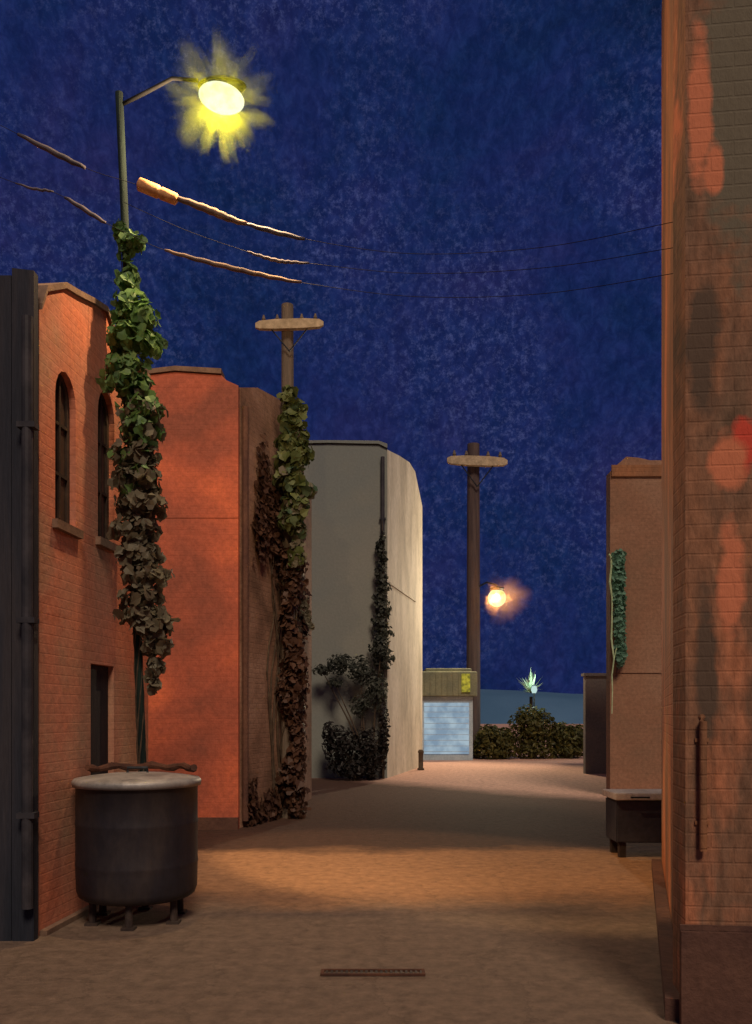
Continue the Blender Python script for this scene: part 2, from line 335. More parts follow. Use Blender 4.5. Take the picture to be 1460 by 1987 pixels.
# ground: old asphalt with lamplit bands and a shaded stretch painted into its colour
def ground_mat():
    m = bpy.data.materials.new('alley_ground'); m.use_nodes = True; t = m.node_tree; t.nodes.clear(); K = t.links.new
    out = N(t, 'ShaderNodeOutputMaterial'); p = N(t, 'ShaderNodeBsdfPrincipled'); K(p.outputs[0], out.inputs[0])
    p.inputs['Roughness'].default_value = .8; p.inputs['Specular IOR Level'].default_value = .25
    g = N(t, 'ShaderNodeNewGeometry'); s = N(t, 'ShaderNodeSeparateXYZ'); K(g.outputs['Position'], s.inputs[0])
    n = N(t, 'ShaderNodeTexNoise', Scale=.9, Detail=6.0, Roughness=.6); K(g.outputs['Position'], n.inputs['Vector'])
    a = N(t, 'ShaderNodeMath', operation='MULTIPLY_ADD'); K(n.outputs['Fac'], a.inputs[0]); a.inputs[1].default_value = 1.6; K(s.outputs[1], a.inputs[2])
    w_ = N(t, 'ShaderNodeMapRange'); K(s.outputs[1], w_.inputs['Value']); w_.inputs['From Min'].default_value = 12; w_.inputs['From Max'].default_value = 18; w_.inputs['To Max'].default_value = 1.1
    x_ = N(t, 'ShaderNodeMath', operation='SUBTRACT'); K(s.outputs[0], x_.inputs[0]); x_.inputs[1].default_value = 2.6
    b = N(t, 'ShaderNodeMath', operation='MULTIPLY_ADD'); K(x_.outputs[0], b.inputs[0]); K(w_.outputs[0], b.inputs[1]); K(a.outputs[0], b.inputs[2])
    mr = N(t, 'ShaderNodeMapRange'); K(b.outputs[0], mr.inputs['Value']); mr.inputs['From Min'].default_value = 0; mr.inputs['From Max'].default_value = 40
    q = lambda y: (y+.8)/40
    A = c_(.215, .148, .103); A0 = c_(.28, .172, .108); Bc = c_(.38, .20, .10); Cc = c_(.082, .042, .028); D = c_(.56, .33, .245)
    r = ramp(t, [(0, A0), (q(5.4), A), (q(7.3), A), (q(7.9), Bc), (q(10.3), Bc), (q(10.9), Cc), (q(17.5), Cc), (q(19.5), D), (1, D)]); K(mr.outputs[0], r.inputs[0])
    f = N(t, 'ShaderNodeTexNoise', Scale=9.0, Detail=10.0, Roughness=.72); K(g.outputs['Position'], f.inputs['Vector'])
    m2 = N(t, 'ShaderNodeMapRange'); K(f.outputs['Fac'], m2.inputs['Value']); m2.inputs['From Min'].default_value = .3; m2.inputs['From Max'].default_value = .7
    m2.inputs['To Min'].default_value = .62; m2.inputs['To Max'].default_value = 1.32
    h = N(t, 'ShaderNodeHueSaturation'); K(r.outputs[0], h.inputs['Color']); K(m2.outputs[0], h.inputs['Value'])
    v = N(t, 'ShaderNodeTexVoronoi', Scale=1.1, feature='DISTANCE_TO_EDGE'); 
    wv = N(t, 'ShaderNodeVectorMath', operation='MULTIPLY_ADD'); K(f.outputs['Color'], wv.inputs[0]); wv.inputs[1].default_value = (.35, .35, .35); K(g.outputs['Position'], wv.inputs[2]); K(wv.outputs[0], v.inputs['Vector'])
    cr = ramp(t, [(0, (.45, .45, .45)), (.012, (1, 1, 1))]); K(v.outputs['Distance'], cr.inputs[0])
    mu = N(t, 'ShaderNodeMixRGB', blend_type='MULTIPLY'); mu.inputs['Fac'].default_value = .6; K(h.outputs[0], mu.inputs['Color1']); K(cr.outputs[0], mu.inputs['Color2'])
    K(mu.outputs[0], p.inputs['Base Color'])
    f2 = N(t, 'ShaderNodeTexNoise', Scale=60.0, Detail=6.0, Roughness=.7); K(g.outputs['Position'], f2.inputs['Vector'])
    ad = N(t, 'ShaderNodeMath', operation='MULTIPLY_ADD'); K(f.outputs['Fac'], ad.inputs[0]); ad.inputs[1].default_value = 2.0; K(f2.outputs['Fac'], ad.inputs[2])
    bp = N(t, 'ShaderNodeBump'); bp.inputs['Strength'].default_value = .7; bp.inputs['Distance'].default_value = .03; K(ad.outputs[0], bp.inputs['Height']); K(bp.outputs[0], p.inputs['Normal'])
    return m
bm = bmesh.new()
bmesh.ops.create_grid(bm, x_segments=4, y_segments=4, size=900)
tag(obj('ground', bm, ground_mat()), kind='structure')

# far hill
bm = bmesh.new(); prev = None
for i in range(61):
    x = -260 + i*9.0
    h = 5.2 + 1.2*sin(x*.031) + .9*sin(x*.083+1) + random.uniform(-.2, .2)
    ring = [bm.verts.new((x, 140, -.5)), bm.verts.new((x, 150, h*.7)), bm.verts.new((x, 165, h)), bm.verts.new((x, 210, h*.6)), bm.verts.new((x, 260, -.5))]
    if prev:
        for k in range(4): bm.faces.new((prev[k], prev[k+1], ring[k+1], ring[k]))
    prev = ring
tag(obj('hill', bm, M['hill'], smooth=True), kind='structure')

# ------------------------------------------------------------------ left: blackened wall
root = empty('dark_wall', (-3, 6.35, 0), 'near black board wall filling the left edge of the alley', 'wall')
bm = bmesh.new(); w = Wall((-6.0, 6.35), (-2.475, 6.35))
x = 0; k = 0
while x < w.len-.001:
    x1 = min(w.len, x+.21)
    top = 4.86 + random.uniform(-.03, .03)
    slabpoly(bm, w, [(x, 0), (x1-.006, 0), (x1-.006, top), (x, top+random.uniform(-.02, .02))], -.08, random.uniform(-.004, .004)); x = x1
obj('boards', bm, M['darkwall'], root)
bm = bmesh.new()
for z in (.5, 2.4, 4.3): slabpoly(bm, w, rect(0, w.len-.02, z, z+.12), -.125, -.083)
obj('rail', bm, M['darkwall'], root)
bm = bmesh.new()
px = (52-730)*6.28/1700
tube(bm, [(px, 6.29, .25), (px, 6.29, 4.5)], .04, 12)
for z in (.9, 2.3, 3.7): box(bm, (px-.065, 6.25, z), (px+.065, 6.345, z+.04))
obj('downpipe', bm, M['pipe'], root, smooth=False)

# ------------------------------------------------------------------ left: rust building with arched windows
wA = Wall((-2.5, 6.5), (-2.288, 8.8))
def window(root, w, hole, depth=.05, sill=True, kind='window', mullion=True):
    us = [p[0] for p in hole]; zs = [p[1] for p in hole]; u0, u1, z0, z1 = min(us), max(us), min(zs), max(zs)
    bm = bmesh.new(); panel(bm, w, inset(hole, .003), [inset(hole, .045)], .05, -depth)
    fr = obj('window', bm, M['frame'], root)
    bm = bmesh.new(); slabpoly(bm, w, inset(hole, .04), -depth-.04, -depth-.02); obj('pane', bm, M['glass'], fr)
    if mullion:
        bm = bmesh.new(); c = (u0+u1)/2
        slabpoly(bm, w, rect(c-.012, c+.012, z0+.05, z1-.05), -depth-.018, -depth+.004)
        for q in (.33, .66): slabpoly(bm, w, rect(u0+.05, u1-.05, z0+(z1-z0)*q-.012, z0+(z1-z0)*q+.012), -depth-.017, -depth+.001)
        obj('glazing_bar', bm, M['frame'], fr)
    if sill:
        bm = bmesh.new(); slabpoly(bm, w, rect(u0-.05, u1+.05, z0-.07, z0-.002), -.1, .045); obj('sill', bm, M['sill'], fr)
    return fr
root = empty('rust_building', (-2.4, 7.65, 0), 'rust red brick building with narrow arched windows behind the ivy pole', 'building')
u = wA.u; z = wA.z
top = [(0, z(75, 600)), (u(88), z(88, 566)), (u(125), z(125, 560)), (u(150), z(150, 575)), (u(180), z(180, 590)), (u(205), z(205, 606)), (u(235), z(235, 690)), (wA.len, z(285, 735))]
h1 = arch(u(107), u(147), z(127, 1018), z(127, 722)); h2 = arch(u(190), u(222), z(205, 1050), z(205, 758))
dz = z(197, 1290); h3 = rect(u(176), u(221), .06, dz)
bm = bmesh.new(); panel(bm, wA, [(0, 0), (wA.len, 0)] + top[::-1], [h1, h2, h3], .28)
# rest of the shell and a roof slab
for seg_, zz in ((Wall((-5.9, 6.5), (-2.79, 6.5)), 4.7), (Wall((-2.60, 8.8), (-5.9, 8.8)), 5.0)):
    slabpoly(bm, seg_, rect(0, seg_.len, 0, zz), -.25, 0)
prism(bm, [(-5.9, 6.76), (-2.77, 6.76), (-2.58, 8.54), (-5.9, 8.54)], 4.35, 4.5)
obj('wall', bm, M['wallA'], root)
bm = bmesh.new()
tt = top
for a, b in zip(tt, tt[1:]):
    slabpoly(bm, wA, [(a[0], a[1]+.002), (b[0]-.002, b[1]+.002), (b[0]-.002, b[1]+.05), (a[0], a[1]+.05)], -.30, .025)
obj('coping', bm, M['sill'], root)
window(root, wA, h1); window(root, wA, h2)
bm = bmesh.new(); slabpoly(bm, wA, inset(h3, .01), -.09, -.05)
for (a, b) in ((.15, .85), (1.05, 1.85)): slabpoly(bm, wA, rect(h3[0][0]+.08, h3[1][0]-.08, a+.06, b), -.049, -.04)
dr = obj('door', bm, M['doorm'], root)
bm = bmesh.new(); ellipsoid(bm, wA.at(h3[1][0]-.06, 1.0, -.03), (.022, .022, .022), 12); obj('handle', bm, M['metal'], dr, True)
bm = bmesh.new(); slabpoly(bm, wA, rect(0, wA.len, .0, .04), .003, .06); obj('footing', bm, M['sill'], root)

# ------------------------------------------------------------------ orange block facing down the alley
root = empty('orange_building', (-3, 12.6, 0), 'bright orange brick block facing down the alley beyond the ivy pole', 'building')
w = Wall((-6, 12.5), (-1.965, 12.5))
zt = lambda px, py: w.z(px, py)
bm = bmesh.new()
slabpoly(bm, w, [(0, 0), (w.len, 0), (w.len, zt(458, 748)), (w.u(440), zt(440, 738)), (w.u(430), zt(430, 728)), (w.u(340), zt(340, 722)), (w.u(290), zt(290, 728)), (0, 6.5)], -.25, 0)
prism(bm, [(-6, 12.76), (-1.97, 12.76), (-1.97, 16.5), (-6, 16.5)], 0, 5.9)
obj('wall', bm, M['wallB'], root)
bm = bmesh.new(); slabpoly(bm, w, rect(0, w.len, 0, .17), .003, .05); obj('plinth', bm, M['plinth'], root)
bm = bmesh.new(); slabpoly(bm, w, rect(0, w.len, zt(400, 1005), zt(400, 1001)), .003, .008); obj('string_course', bm, M['wallB'], root)
bm = bmesh.new()
ua, ub = w.u(385), w.len-.01
slabpoly(bm, w, [(0, 6.505), (w.u(290), zt(290, 726)), (w.u(340), zt(340, 720)), (w.u(430), zt(430, 726)), (w.u(430), zt(430, 716)), (w.u(340), zt(340, 711)), (w.u(290), zt(290, 717)), (0, 6.58)], -.27, .03)
obj('coping', bm, M['sill'], root)

# ------------------------------------------------------------------ brown building smothered in dead vine
root = empty('brown_building', (-1.6, 14, 0), 'dark brown building smothered in dead vine left of the grey building', 'building')
wC = Wall((-1.955, 12.62), (-1.235, 15.0))
bm = bmesh.new()
topC = [(0, wC.z(467, 752)), (wC.u(500), wC.z(500, 752)), (wC.u(530), wC.z(530, 768)), (wC.u(560), wC.z(560, 785)), (wC.len, wC.z(588, 830))]
slabpoly(bm, wC, [(0, 0), (wC.len, 0)] + topC[::-1], -.22, 0)
prism(bm, [(-1.94, 13.4), (-1.42, 15.1), (-1.25, 17), (-1.94, 17)], 0, 6.0)
obj('wall', bm, M['wallC'], root)
bm = bmesh.new()
tube(bm, [wC.at(.06, .1, .05), wC.at(.06, wC.z(470, 790), .05)], .045, 10)
obj('downpipe', bm, M['plinth'], root)
# dead creeper on its wall
cr = empty('dead_creeper', wC.at(1.6, 0, .15), 'brown withered creeper hanging down the dark brown building', 'creeper')
bm = bmesh.new()
for px_, py_, ru, rz, n in ((505, 960, .10, .7, 300), (525, 1000, .25, .6, 420), (548, 1080, .25, .5, 380), (570, 1120, .16, .5, 260), (565, 1000, .2, .4, 260), (500, 1030, .14, .35, 200),
                            (578, 1330, .10, .9, 360), (572, 1480, .16, .6, 320), (520, 1570, .35, .25, 320), (560, 1560, .2, .3, 220), (585, 1200, .08, .35, 130), (480, 1560, .1, .3, 120)):
    uu = wC.u(px_); zz = wC.z(px_, py_)
    for _ in range(n):
        a = random.gauss(0, .5)*ru*1.6; b = random.gauss(0, .5)*rz
        p = wC.at(min(wC.len+.06, uu+a), max(.03, zz+b), random.uniform(.02, .12))
        leaf(bm, p, random.uniform(.06, .13), wC.n + Vector((random.uniform(-.5, .5), random.uniform(-.5, .5), random.uniform(-.2, .7))), random.uniform(0, 6), 'ivy')
obj('foliage', bm, M['brownvine'], cr)
bm = bmesh.new()
for s in range(9):
    u0 = 1.0+random.uniform(0, 1.3); pts = []
    for i in range(14):
        pts.append(wC.at(min(wC.len, u0 + .12*sin(i*.9+s)), .02+i*.38, .03+.02*sin(i*1.7+s)))
    tube(bm, pts, [.022*(1-i/16) for i in range(14)], 6)
obj('stem', bm, M['stem'], cr)
# sharp pointed tuft sticking out towards the grey wall
bm = bmesh.new()
for q in range(90):
    t_ = random.random()
    p = P(575+32*t_+random.uniform(-8, 8)*(1-t_), 1140+80*t_+random.uniform(-35, 35)*(1-t_), 14.75)
    leaf(bm, p, .09, Vector((random.uniform(-.5, .5), -1, random.uniform(-.3, .5))), random.uniform(0, 6))
obj('tuft', bm, M['withered'], cr)

# ------------------------------------------------------------------ grey building with pale end wall
root = empty('grey_building', (0, 24, 0), 'tall grey rendered building with a pale cream end wall', 'building')
w1 = Wall((-4.5, 22.4), (.29, 22.4)); w2 = Wall((.29, 22.4), (1.456, 27.5))
bm = bmesh.new()
slabpoly(bm, w1, [(0, 0), (w1.len, 0), (w1.len, w1.z(752, 872)), (w1.u(735), w1.z(735, 864)), (w1.u(640), w1.z(640, 862)), (0, w1.z(600, 866))], -.3, 0)
prism(bm, [(-4.5, 22.72), (.1, 22.72), (1.15, 27.5), (-4.5, 27.5)], 0, 7.9)
obj('wall', bm, M['wallD'], root)
bm = bmesh.new()
slabpoly(bm, w2, [(.004, 0), (w2.len, 0), (w2.len, w2.z(818, 980)), (w2.u(806), w2.z(806, 915)), (w2.u(795), w2.z(795, 897)), (w2.u(775), w2.z(775, 884)), (.004, w2.z(756, 878))], -.22, .0)
obj('end_wall', bm, M['wallD2'], root)
bm = bmesh.new()
slabpoly(bm, w1, [(0, w1.z(600, 864)), (w1.u(640), w1.z(640, 860)), (w1.u(735), w1.z(735, 862)), (w1.len, w1.z(752, 870)), (w1.len, w1.z(752, 862)), (w1.u(735), w1.z(735, 856)), (w1.u(640), w1.z(640, 855)), (0, w1.z(600, 858))], -.32, .05)
obj('coping', bm, M['wallD'], root)
bm = bmesh.new(); tube(bm, [w1.at(w1.len-.12, .1, .07), w1.at(w1.len-.12, 8.2, .07)], .05, 10)
for zz in (1.5, 3.2, 4.9, 6.6): box(bm, (w1.at(w1.len-.2, 0).x, 22.3, zz), (w1.at(w1.len-.04, 0).x, 22.395, zz+.05))
obj('downpipe', bm, M['pipe'], root)
bm = bmesh.new(); slabpoly(bm, w2, rect(w2.u(757), w2.u(806), 5.0, 5.06), .003, .03); obj('ledge', bm, M['wallD2'], root)

def bush(name, label, cat, base, blobs, m, size, stems=6, group=None, h=1.0, kind='leaf'):
    r = empty(name, base, label, cat, group)
    bm = bmesh.new()
    for c, rr, n in blobs: clump(bm, c, rr, n, size, kind)
    for v in bm.verts:
        if v.co.z < .01: v.co.z = .01
    obj('foliage', bm, m, r)
    bm = bmesh.new(); b = Vector(base)
    for s in range(stems):
        c = Vector(random.choice(blobs)[0]); mid = b.lerp(c, .5) + Vector((random.uniform(-.1, .1), random.uniform(-.1, .1), .1))
        tube(bm, [b + Vector((random.uniform(-.1, .1), random.uniform(-.05, .05), 0)), mid, c], [.03, .022, .01], 6)
    obj('stem', bm, M['stem'], r)
    return r
Y = 21.6
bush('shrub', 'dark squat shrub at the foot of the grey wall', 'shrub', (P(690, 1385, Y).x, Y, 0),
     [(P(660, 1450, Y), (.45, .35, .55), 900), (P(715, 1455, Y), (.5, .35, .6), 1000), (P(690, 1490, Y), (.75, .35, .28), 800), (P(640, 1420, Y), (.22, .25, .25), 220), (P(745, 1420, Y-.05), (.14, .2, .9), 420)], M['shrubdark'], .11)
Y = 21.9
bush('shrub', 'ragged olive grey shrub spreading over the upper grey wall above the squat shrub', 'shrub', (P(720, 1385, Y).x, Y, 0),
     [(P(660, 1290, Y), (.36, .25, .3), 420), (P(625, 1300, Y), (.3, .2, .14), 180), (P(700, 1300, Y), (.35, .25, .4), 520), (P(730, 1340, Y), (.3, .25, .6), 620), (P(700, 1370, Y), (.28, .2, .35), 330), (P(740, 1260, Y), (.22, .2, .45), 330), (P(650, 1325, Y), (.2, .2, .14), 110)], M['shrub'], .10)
# creeper up the corner of the grey building
Y = 22.2
r = empty('creeper', (P(742, 1385, Y).x, Y, 0), 'dark creeper climbing the corner between grey wall and cream wall', 'creeper')
bm = bmesh.new()
for i in range(34):
    t_ = i/33; py = 1290-250*t_; wd = .26*(1-t_)**.6+.05
    clump(bm, P(740+4*sin(i), py, Y), (wd, .12, .14), int(46*(1-t_*.6)), .10)
obj('foliage', bm, M['shrub'], r)
bm = bmesh.new(); tube(bm, [(P(744, 0, Y).x, Y, 0), P(738, 1300, Y), P(744, 1100, Y), P(742, 1010, Y)], [.04, .03, .02, .01], 7); obj('stem', bm, M['stem'], r)

# ------------------------------------------------------------------ right: near building
root = empty('brick_building', (3, 6, 0), 'tall patched brown brick building filling the right edge', 'building')
wR = Wall((1.645, 4.66), (5.2, 4.25)); wS = Wall((3.0, 9.2), (1.645, 4.66))
bm = bmesh.new(); H = 9.0
slabpoly(bm, wR, rect(.002, wR.len, 0, H), -.3, 0)
prism(bm, [(2.0, 4.95), (5.2, 4.6), (5.2, 9.15), (3.25, 9.15)], 0, H-.3)
obj('wall', bm, M['wallR'], root)
bm = bmesh.new()
# side wall with a slightly worn, uneven leading edge
zs = [i*.18 for i in range(int(H/.18)+1)] + [H]
edge = [(.0 + .012*sin(zz*2.1)+random.uniform(-.012, .012), zz) for zz in zs]
slabpoly(bm, wS, [(wS.len-.02, 0), (wS.len-.02, H)] + edge[::-1], -.05, 0)
obj('side_wall', bm, M['wallRs'], root)
bm = bmesh.new()
slabpoly(bm, wR, rect(-.03, wR.len, 0, .5), .003, .05); slabpoly(bm, wR, [(-.03, .502), (wR.len, .502), (wR.len, .53), (-.03, .53)], .003, .02)
obj('plinth', bm, M['plinth'], root)
bm = bmesh.new(); slabpoly(bm, wS, rect(0, wS.len-.02, 0, .12), .003, .10); obj('footing', bm, M['plinth'], root)
bm = bmesh.new()
ux = wR.u(1362); tube(bm, [wR.at(ux, wR.z(1362, 1650), .035), wR.at(ux, wR.z(1362, 1400), .035), wR.at(ux, wR.z(1362, 1392), .0)], .02, 12)
for py in (1440, 1600): slabpoly(bm, wR, rect(ux-.035, ux+.035, wR.z(1362, py), wR.z(1362, py)+.02), .002, .012)
obj('conduit', bm, M['wallRs'], root)

# ------------------------------------------------------------------ right: farther brown building, vine, bin, grey block
root = empty('low_brick_building', (6, 19, 0), 'plain brown brick building behind the small bin on the right', 'building')
wE = Wall((4.68, 17.5), (9.5, 17.5)); wE2 = Wall((5.62, 21.2), (4.68, 17.5))
bm = bmesh.new()
slabpoly(bm, wE, [(0, 0), (wE.len, 0), (wE.len, wE.z(1290, 890)), (wE.u(1262), wE.z(1262, 893)), (wE.u(1240), wE.z(1240, 888)), (wE.u(1216), wE.z(1216, 886)), (wE.u(1200), wE.z(1200, 900)), (0, wE.z(1186, 915))], -.3, 0)
prism(bm, [(5.0, 17.82), (9.5, 17.82), (9.5, 21), (5.85, 21)], 0, 6.2)
obj('wall', bm, M['wallE'], root)
bm = bmesh.new(); slabpoly(bm, wE2, rect(0, wE2.len-.06, 0, 6.4), -.2, 0); obj('side_wall', bm, M['darkwall'], root)
bm = bmesh.new(); slabpoly(bm, wE, rect(.02, wE.len, wE.z(1240, 925), wE.z(1240, 903)), .003, .04); obj('cornice', bm, M['wallRs'], root)
bm = bmesh.new(); slabpoly(bm, wE, rect(.02, wE.len, wE.z(1240, 1306), wE.z(1240, 1300)), .003, .02); obj('ledge', bm, M['wallE'], root)
Y = 17.3
r = empty('hanging_vine', (P(1200, 0, Y).x, Y, 0), 'teal green vine hanging down the corner of the farther right building', 'vine')
bm = bmesh.new()
for i in range(40):
    t_ = i/39; clump(bm, P(1200+5*t_, 1078+205*t_, Y), (.125*(1-.3*t_)+.02, .1, .13), 42, .085)
obj('foliage', bm, M['teal'], r)
bm = bmesh.new()
pts = [P(1178+dx, py, Y-.02) for dx, py in ((4, 1075), (8, 1080), (9, 1100), (6, 1130), (10, 1160), (10, 1200), (9, 1240), (14, 1280), (10, 1310), (11, 1340), (10, 1385))]
tube(bm, pts, [.02, .022, .02, .025, .018, .016, .02, .016, .014, .012, .01], 7)
tube(bm, [P(1192, 1280, Y-.02), P(1196, 1262, Y-.02), P(1200, 1250, Y-.02)], .012, 6)
obj('stem', bm, M['palestem'], r)

root = empty('grey_block', (6.4, 25, 0), 'low dark grey block beyond the brown building near the hedge', 'building')
bm = bmesh.new(); w = Wall((5.74, 24), (9, 24)); slabpoly(bm, w, rect(0, w.len, 0, w.z(1150, 1312)), -.25, 0)
prism(bm, [(5.95, 24.27), (9, 24.27), (9, 27), (6.5, 27)], 0, 2.4); obj('wall', bm, M['greyblock'], root)
bm = bmesh.new(); slabpoly(bm, w, rect(-.05, w.len, 2.682, 2.76), -.3, .06); obj('coping', bm, M['greyblock'], root)

# small bin on the right
root = empty('dumpster', (3.05, 10.3, 0), 'small dark box bin with a pale lid behind the right corner', 'bin')
bm = bmesh.new()
def tbox(bm, x0, x1, y0, y1, z0, z1, tx, ty, bev=.015):
    b = bmesh.new(); bmesh.ops.create_cube(b, size=1)
    for v in b.verts:
        k = tx if v.co.z < 0 else 0; ky = ty if v.co.z < 0 else 0
        v.co = Vector(((x0+x1)/2 + v.co.x*(x1-x0-2*k), (y0+y1)/2+v.co.y*(y1-y0-2*ky), z0 if v.co.z < 0 else z1))
    bmesh.ops.bevel(b, geom=b.edges[:], offset=bev, segments=2, affect='EDGES'); merge(bm, b)
tbox(bm, 2.75, 3.72, 10.0, 10.5, .17, .66, .0, .02)
obj('body', bm, M['bin2'], root)
bm = bmesh.new(); box(bm, (2.72, 9.95, .665), (3.75, 10.53, .745), .014); ld = obj('lid', bm, M['lid2'], root)
bm = bmesh.new(); tube(bm, [(2.9, 9.96, .70), (2.9, 9.92, .70), (3.1, 9.92, .70), (3.1, 9.96, .70)], .01, 8); obj('handle', bm, M['metal'], ld)
for xx in (2.83, 3.6):
    for yy in (10.08, 10.42):
        bm = bmesh.new(); box(bm, (xx-.04, yy-.04, 0), (xx+.04, yy+.04, .165), .006); obj('leg', bm, M['iron'], root)

# ------------------------------------------------------------------ big round bin on the left
bc = Vector(((267-730)*7.05/1700, 7.05, 0))
root = empty('rubbish_bin', bc, 'big round dark steel bin with a grey lid beside the rust building', 'bin')
rr = .475
bm = bmesh.new()
lathe(bm, [(.30, .185), (.42, .19), (.455, .215), (.47, .26), (rr, .40), (rr, .44), (rr+.003, .455), (rr+.003, .475), (rr, .49), (rr, .76), (rr+.003, .775), (rr+.003, .795), (rr, .81), (rr, 1.07), (rr+.014, 1.08), (rr+.014, 1.10), (rr-.01, 1.105)], bc, 64)
obj('body', bm, M['bin'], root, True)
bm = bmesh.new(); lathe(bm, [(rr+.025, 1.075), (rr+.03, 1.115), (rr+.012, 1.135), (.40, 1.15), (.25, 1.168), (.05, 1.178)], bc, 64)
ld = obj('lid', bm, M['lid'], root, True)
bm = bmesh.new(); tube(bm, [bc+Vector((-.08, 0, 1.17)), bc+Vector((-.08, 0, 1.215)), bc+Vector((.08, 0, 1.215)), bc+Vector((.08, 0, 1.17))], .012, 8); obj('handle', bm, M['metal'], ld)
bm = bmesh.new()
pts = [bc + Vector(((rr-.03)*cos(a), (rr-.03)*sin(a), 1.20+.012*sin(a*9))) for a in [R(12+156*i/18) for i in range(19)]]
tube(bm, pts, [.028+.006*sin(i*2.3) for i in range(19)], 8); obj('hinge_rim', bm, M['rust'], ld)
for a in (-85, -25, 35, 95, 155, 215):
    bm = bmesh.new(); p = bc + Vector((.36*cos(R(a)), .36*sin(R(a)), 0))
    tube(bm, [p, p+Vector((0, 0, .2))], [.032, .028], 10); box(bm, (p.x-.05, p.y-.05, 0), (p.x+.05, p.y+.05, .02)); obj('leg', bm, M['iron'], root)

# ------------------------------------------------------------------ pole with streetlamp and ivy
def street_light(head, name, group): pass
p0 = Vector(((284-730)*7.65/1700, 7.65, 0)); p1 = P(233, 180, 7.65)
root = empty('utility_pole', p0, 'thin leaning pole rising behind the round bin, bare at the top', 'pole')
bm = bmesh.new(); pts = [p0.lerp(p1, i/8)+Vector((.01*sin(i*1.3), 0, 0)) for i in range(9)]
tube(bm, pts, [.034]*9, 14); obj('pole', bm, M['greypole'], root, True)
hc = P(430, 190, 7.5)
bm = bmesh.new(); a0 = p0.lerp(p1, .985)
tube(bm, [a0, a0+Vector((.2, 0, .10)), hc+Vector((-.42, 0, .17)), hc+Vector((-.2, 0, .15))], [.018, .018, .016, .016], 10)
obj('bracket_arm', bm, M['cable'], root, True)
lamp = empty('street_lamp', hc, 'glowing yellow streetlamp high above the ivy pole', 'lamp', )
bm = bmesh.new()
b = bmesh.new(); bmesh.ops.create_uvsphere(b, u_segments=24, v_segments=12, radius=1)
for v in b.verts: v.co = Vector((hc.x+v.co.x*.21, hc.y+.03+v.co.y*.11, hc.z+.125+max(-.02, v.co.z*.05)))
merge(bm, b); obj('housing', bm, M['metal'], lamp, True)
bm = bmesh.new(); b = bmesh.new(); bmesh.ops.create_uvsphere(b, u_segments=28, v_segments=16, radius=1)
for v in b.verts: v.co = Vector((v.co.x*.20, v.co.y*.12, v.co.z*.115))
bmesh.ops.rotate(b, verts=b.verts, cent=(0, 0, 0), matrix=Matrix.Rotation(R(14), 3, 'Y'))
bmesh.ops.translate(b, verts=b.verts, vec=hc); merge(bm, b)
obj('lens', bm, emit('lamp_lens', lin((246, 255, 226)), 1.0, lin((226, 246, 180)), 9), lamp, True)
def point(name, loc, power, col, rad, parent=None):
    l = bpy.data.lights.new(name, 'POINT'); l.energy = power; l.color = col; l.shadow_soft_size = rad
    o = bpy.data.objects.new(name, l); COL.objects.link(o); o.location = loc; return o
point('lamp_light', hc+Vector((0, -.05, -.17)), 370, (1, .68, .36), .03)
sl = bpy.data.lights.new('lamp_beam', 'SPOT'); sl.energy = 1300; sl.color = (1, .66, .32); sl.spot_size = R(34); sl.spot_blend = .35; sl.shadow_soft_size = .12
so = bpy.data.objects.new('lamp_beam', sl); COL.objects.link(so); so.location = hc+Vector((.0, .0, -.25))
so.rotation_euler = (Vector((.7, 9.35, 0))-so.location).to_track_quat('-Z', 'Y').to_euler(); so.scale = (1.75, 1, 1)
bm = bmesh.new(); ellipsoid(bm, (0, 0, 0), (.62, .5, .62), 32)
halo_fog = obj('halo_fog', bm, halomat('lamp_halo_fog', (.80, 1, .035), .085, .16, .52)); halo_fog.location = hc; tag(halo_fog, kind='stuff')  # tinted fog ball added round the lamp to draw its halo

# ivy on the first pole
r = empty('ivy', p0+Vector((.02, -.06, 0)), 'bright green ivy wrapped thickly round the pole above the round bin', 'ivy')
def ivy_run(spec, Y, m1, m2, switch, size, per, name1='foliage', name2='withered_foliage', dens=1.0):
    b1 = bmesh.new(); b2 = bmesh.new()
    for (xa, xb, ya, yb) in spec:
        cx = (xa+xb)/2; cy = (ya+yb)/2; rx = (xb-xa)/2*Y/1700; rz = (yb-ya)/2*Y/1700
        n = int(per*rx*rz*1000*dens)
        k = min(1, max(0, (cy-switch)/260+.5))
        n2 = int(n*k)
        if n-n2: clump(b1, P(cx, cy, Y), (rx, min(rx, .22), rz), n-n2, size)
        if n2: clump(b2, P(cx, cy, Y+.03), (rx, min(rx, .22), rz), n2, size)
    obj(name1, b1, m1, r); obj(name2, b2, m2, r)
spec = [(222, 246, 425, 475), (228, 286, 452, 484), (232, 256, 470, 515), (226, 272, 515, 570), (214, 300, 570, 625), (222, 312, 590, 640), (206, 296, 625, 690), (240, 322, 640, 690), (205, 290, 680, 745),
        (192, 285, 720, 765), (235, 305, 730, 790), (225, 322, 770, 820), (228, 316, 800, 870), (215, 312, 850, 920), (214, 318, 900, 970), (220, 326, 950, 1010), (212, 312, 1000, 1060), (220, 314, 1050, 1110),
        (232, 340, 1090, 1140), (228, 318, 1130, 1190), (224, 335, 1170, 1215), (252, 345, 1190, 1240), (270, 335, 1230, 1275), (285, 320, 1270, 1320), (290, 310, 1310, 1350), (242, 305, 850, 1000), (245, 300, 1000, 1150)]
ivy_run(spec, 7.55, M['ivy'], M['withered'], 830, .092, 5.4)
bm = bmesh.new()
for s in range(5):
    pts = []
    for i in range(26):
        t_ = i/25; q = p0.lerp(p1, .0+.8*t_); a = i*.8+s*1.26
        pts.append(q + Vector((cos(a)*.036, sin(a)*.036, 0)))
    tube(bm, pts, [.009*(1-.6*i/25) for i in range(26)], 6)
obj('stem', bm, M['stem'], r)

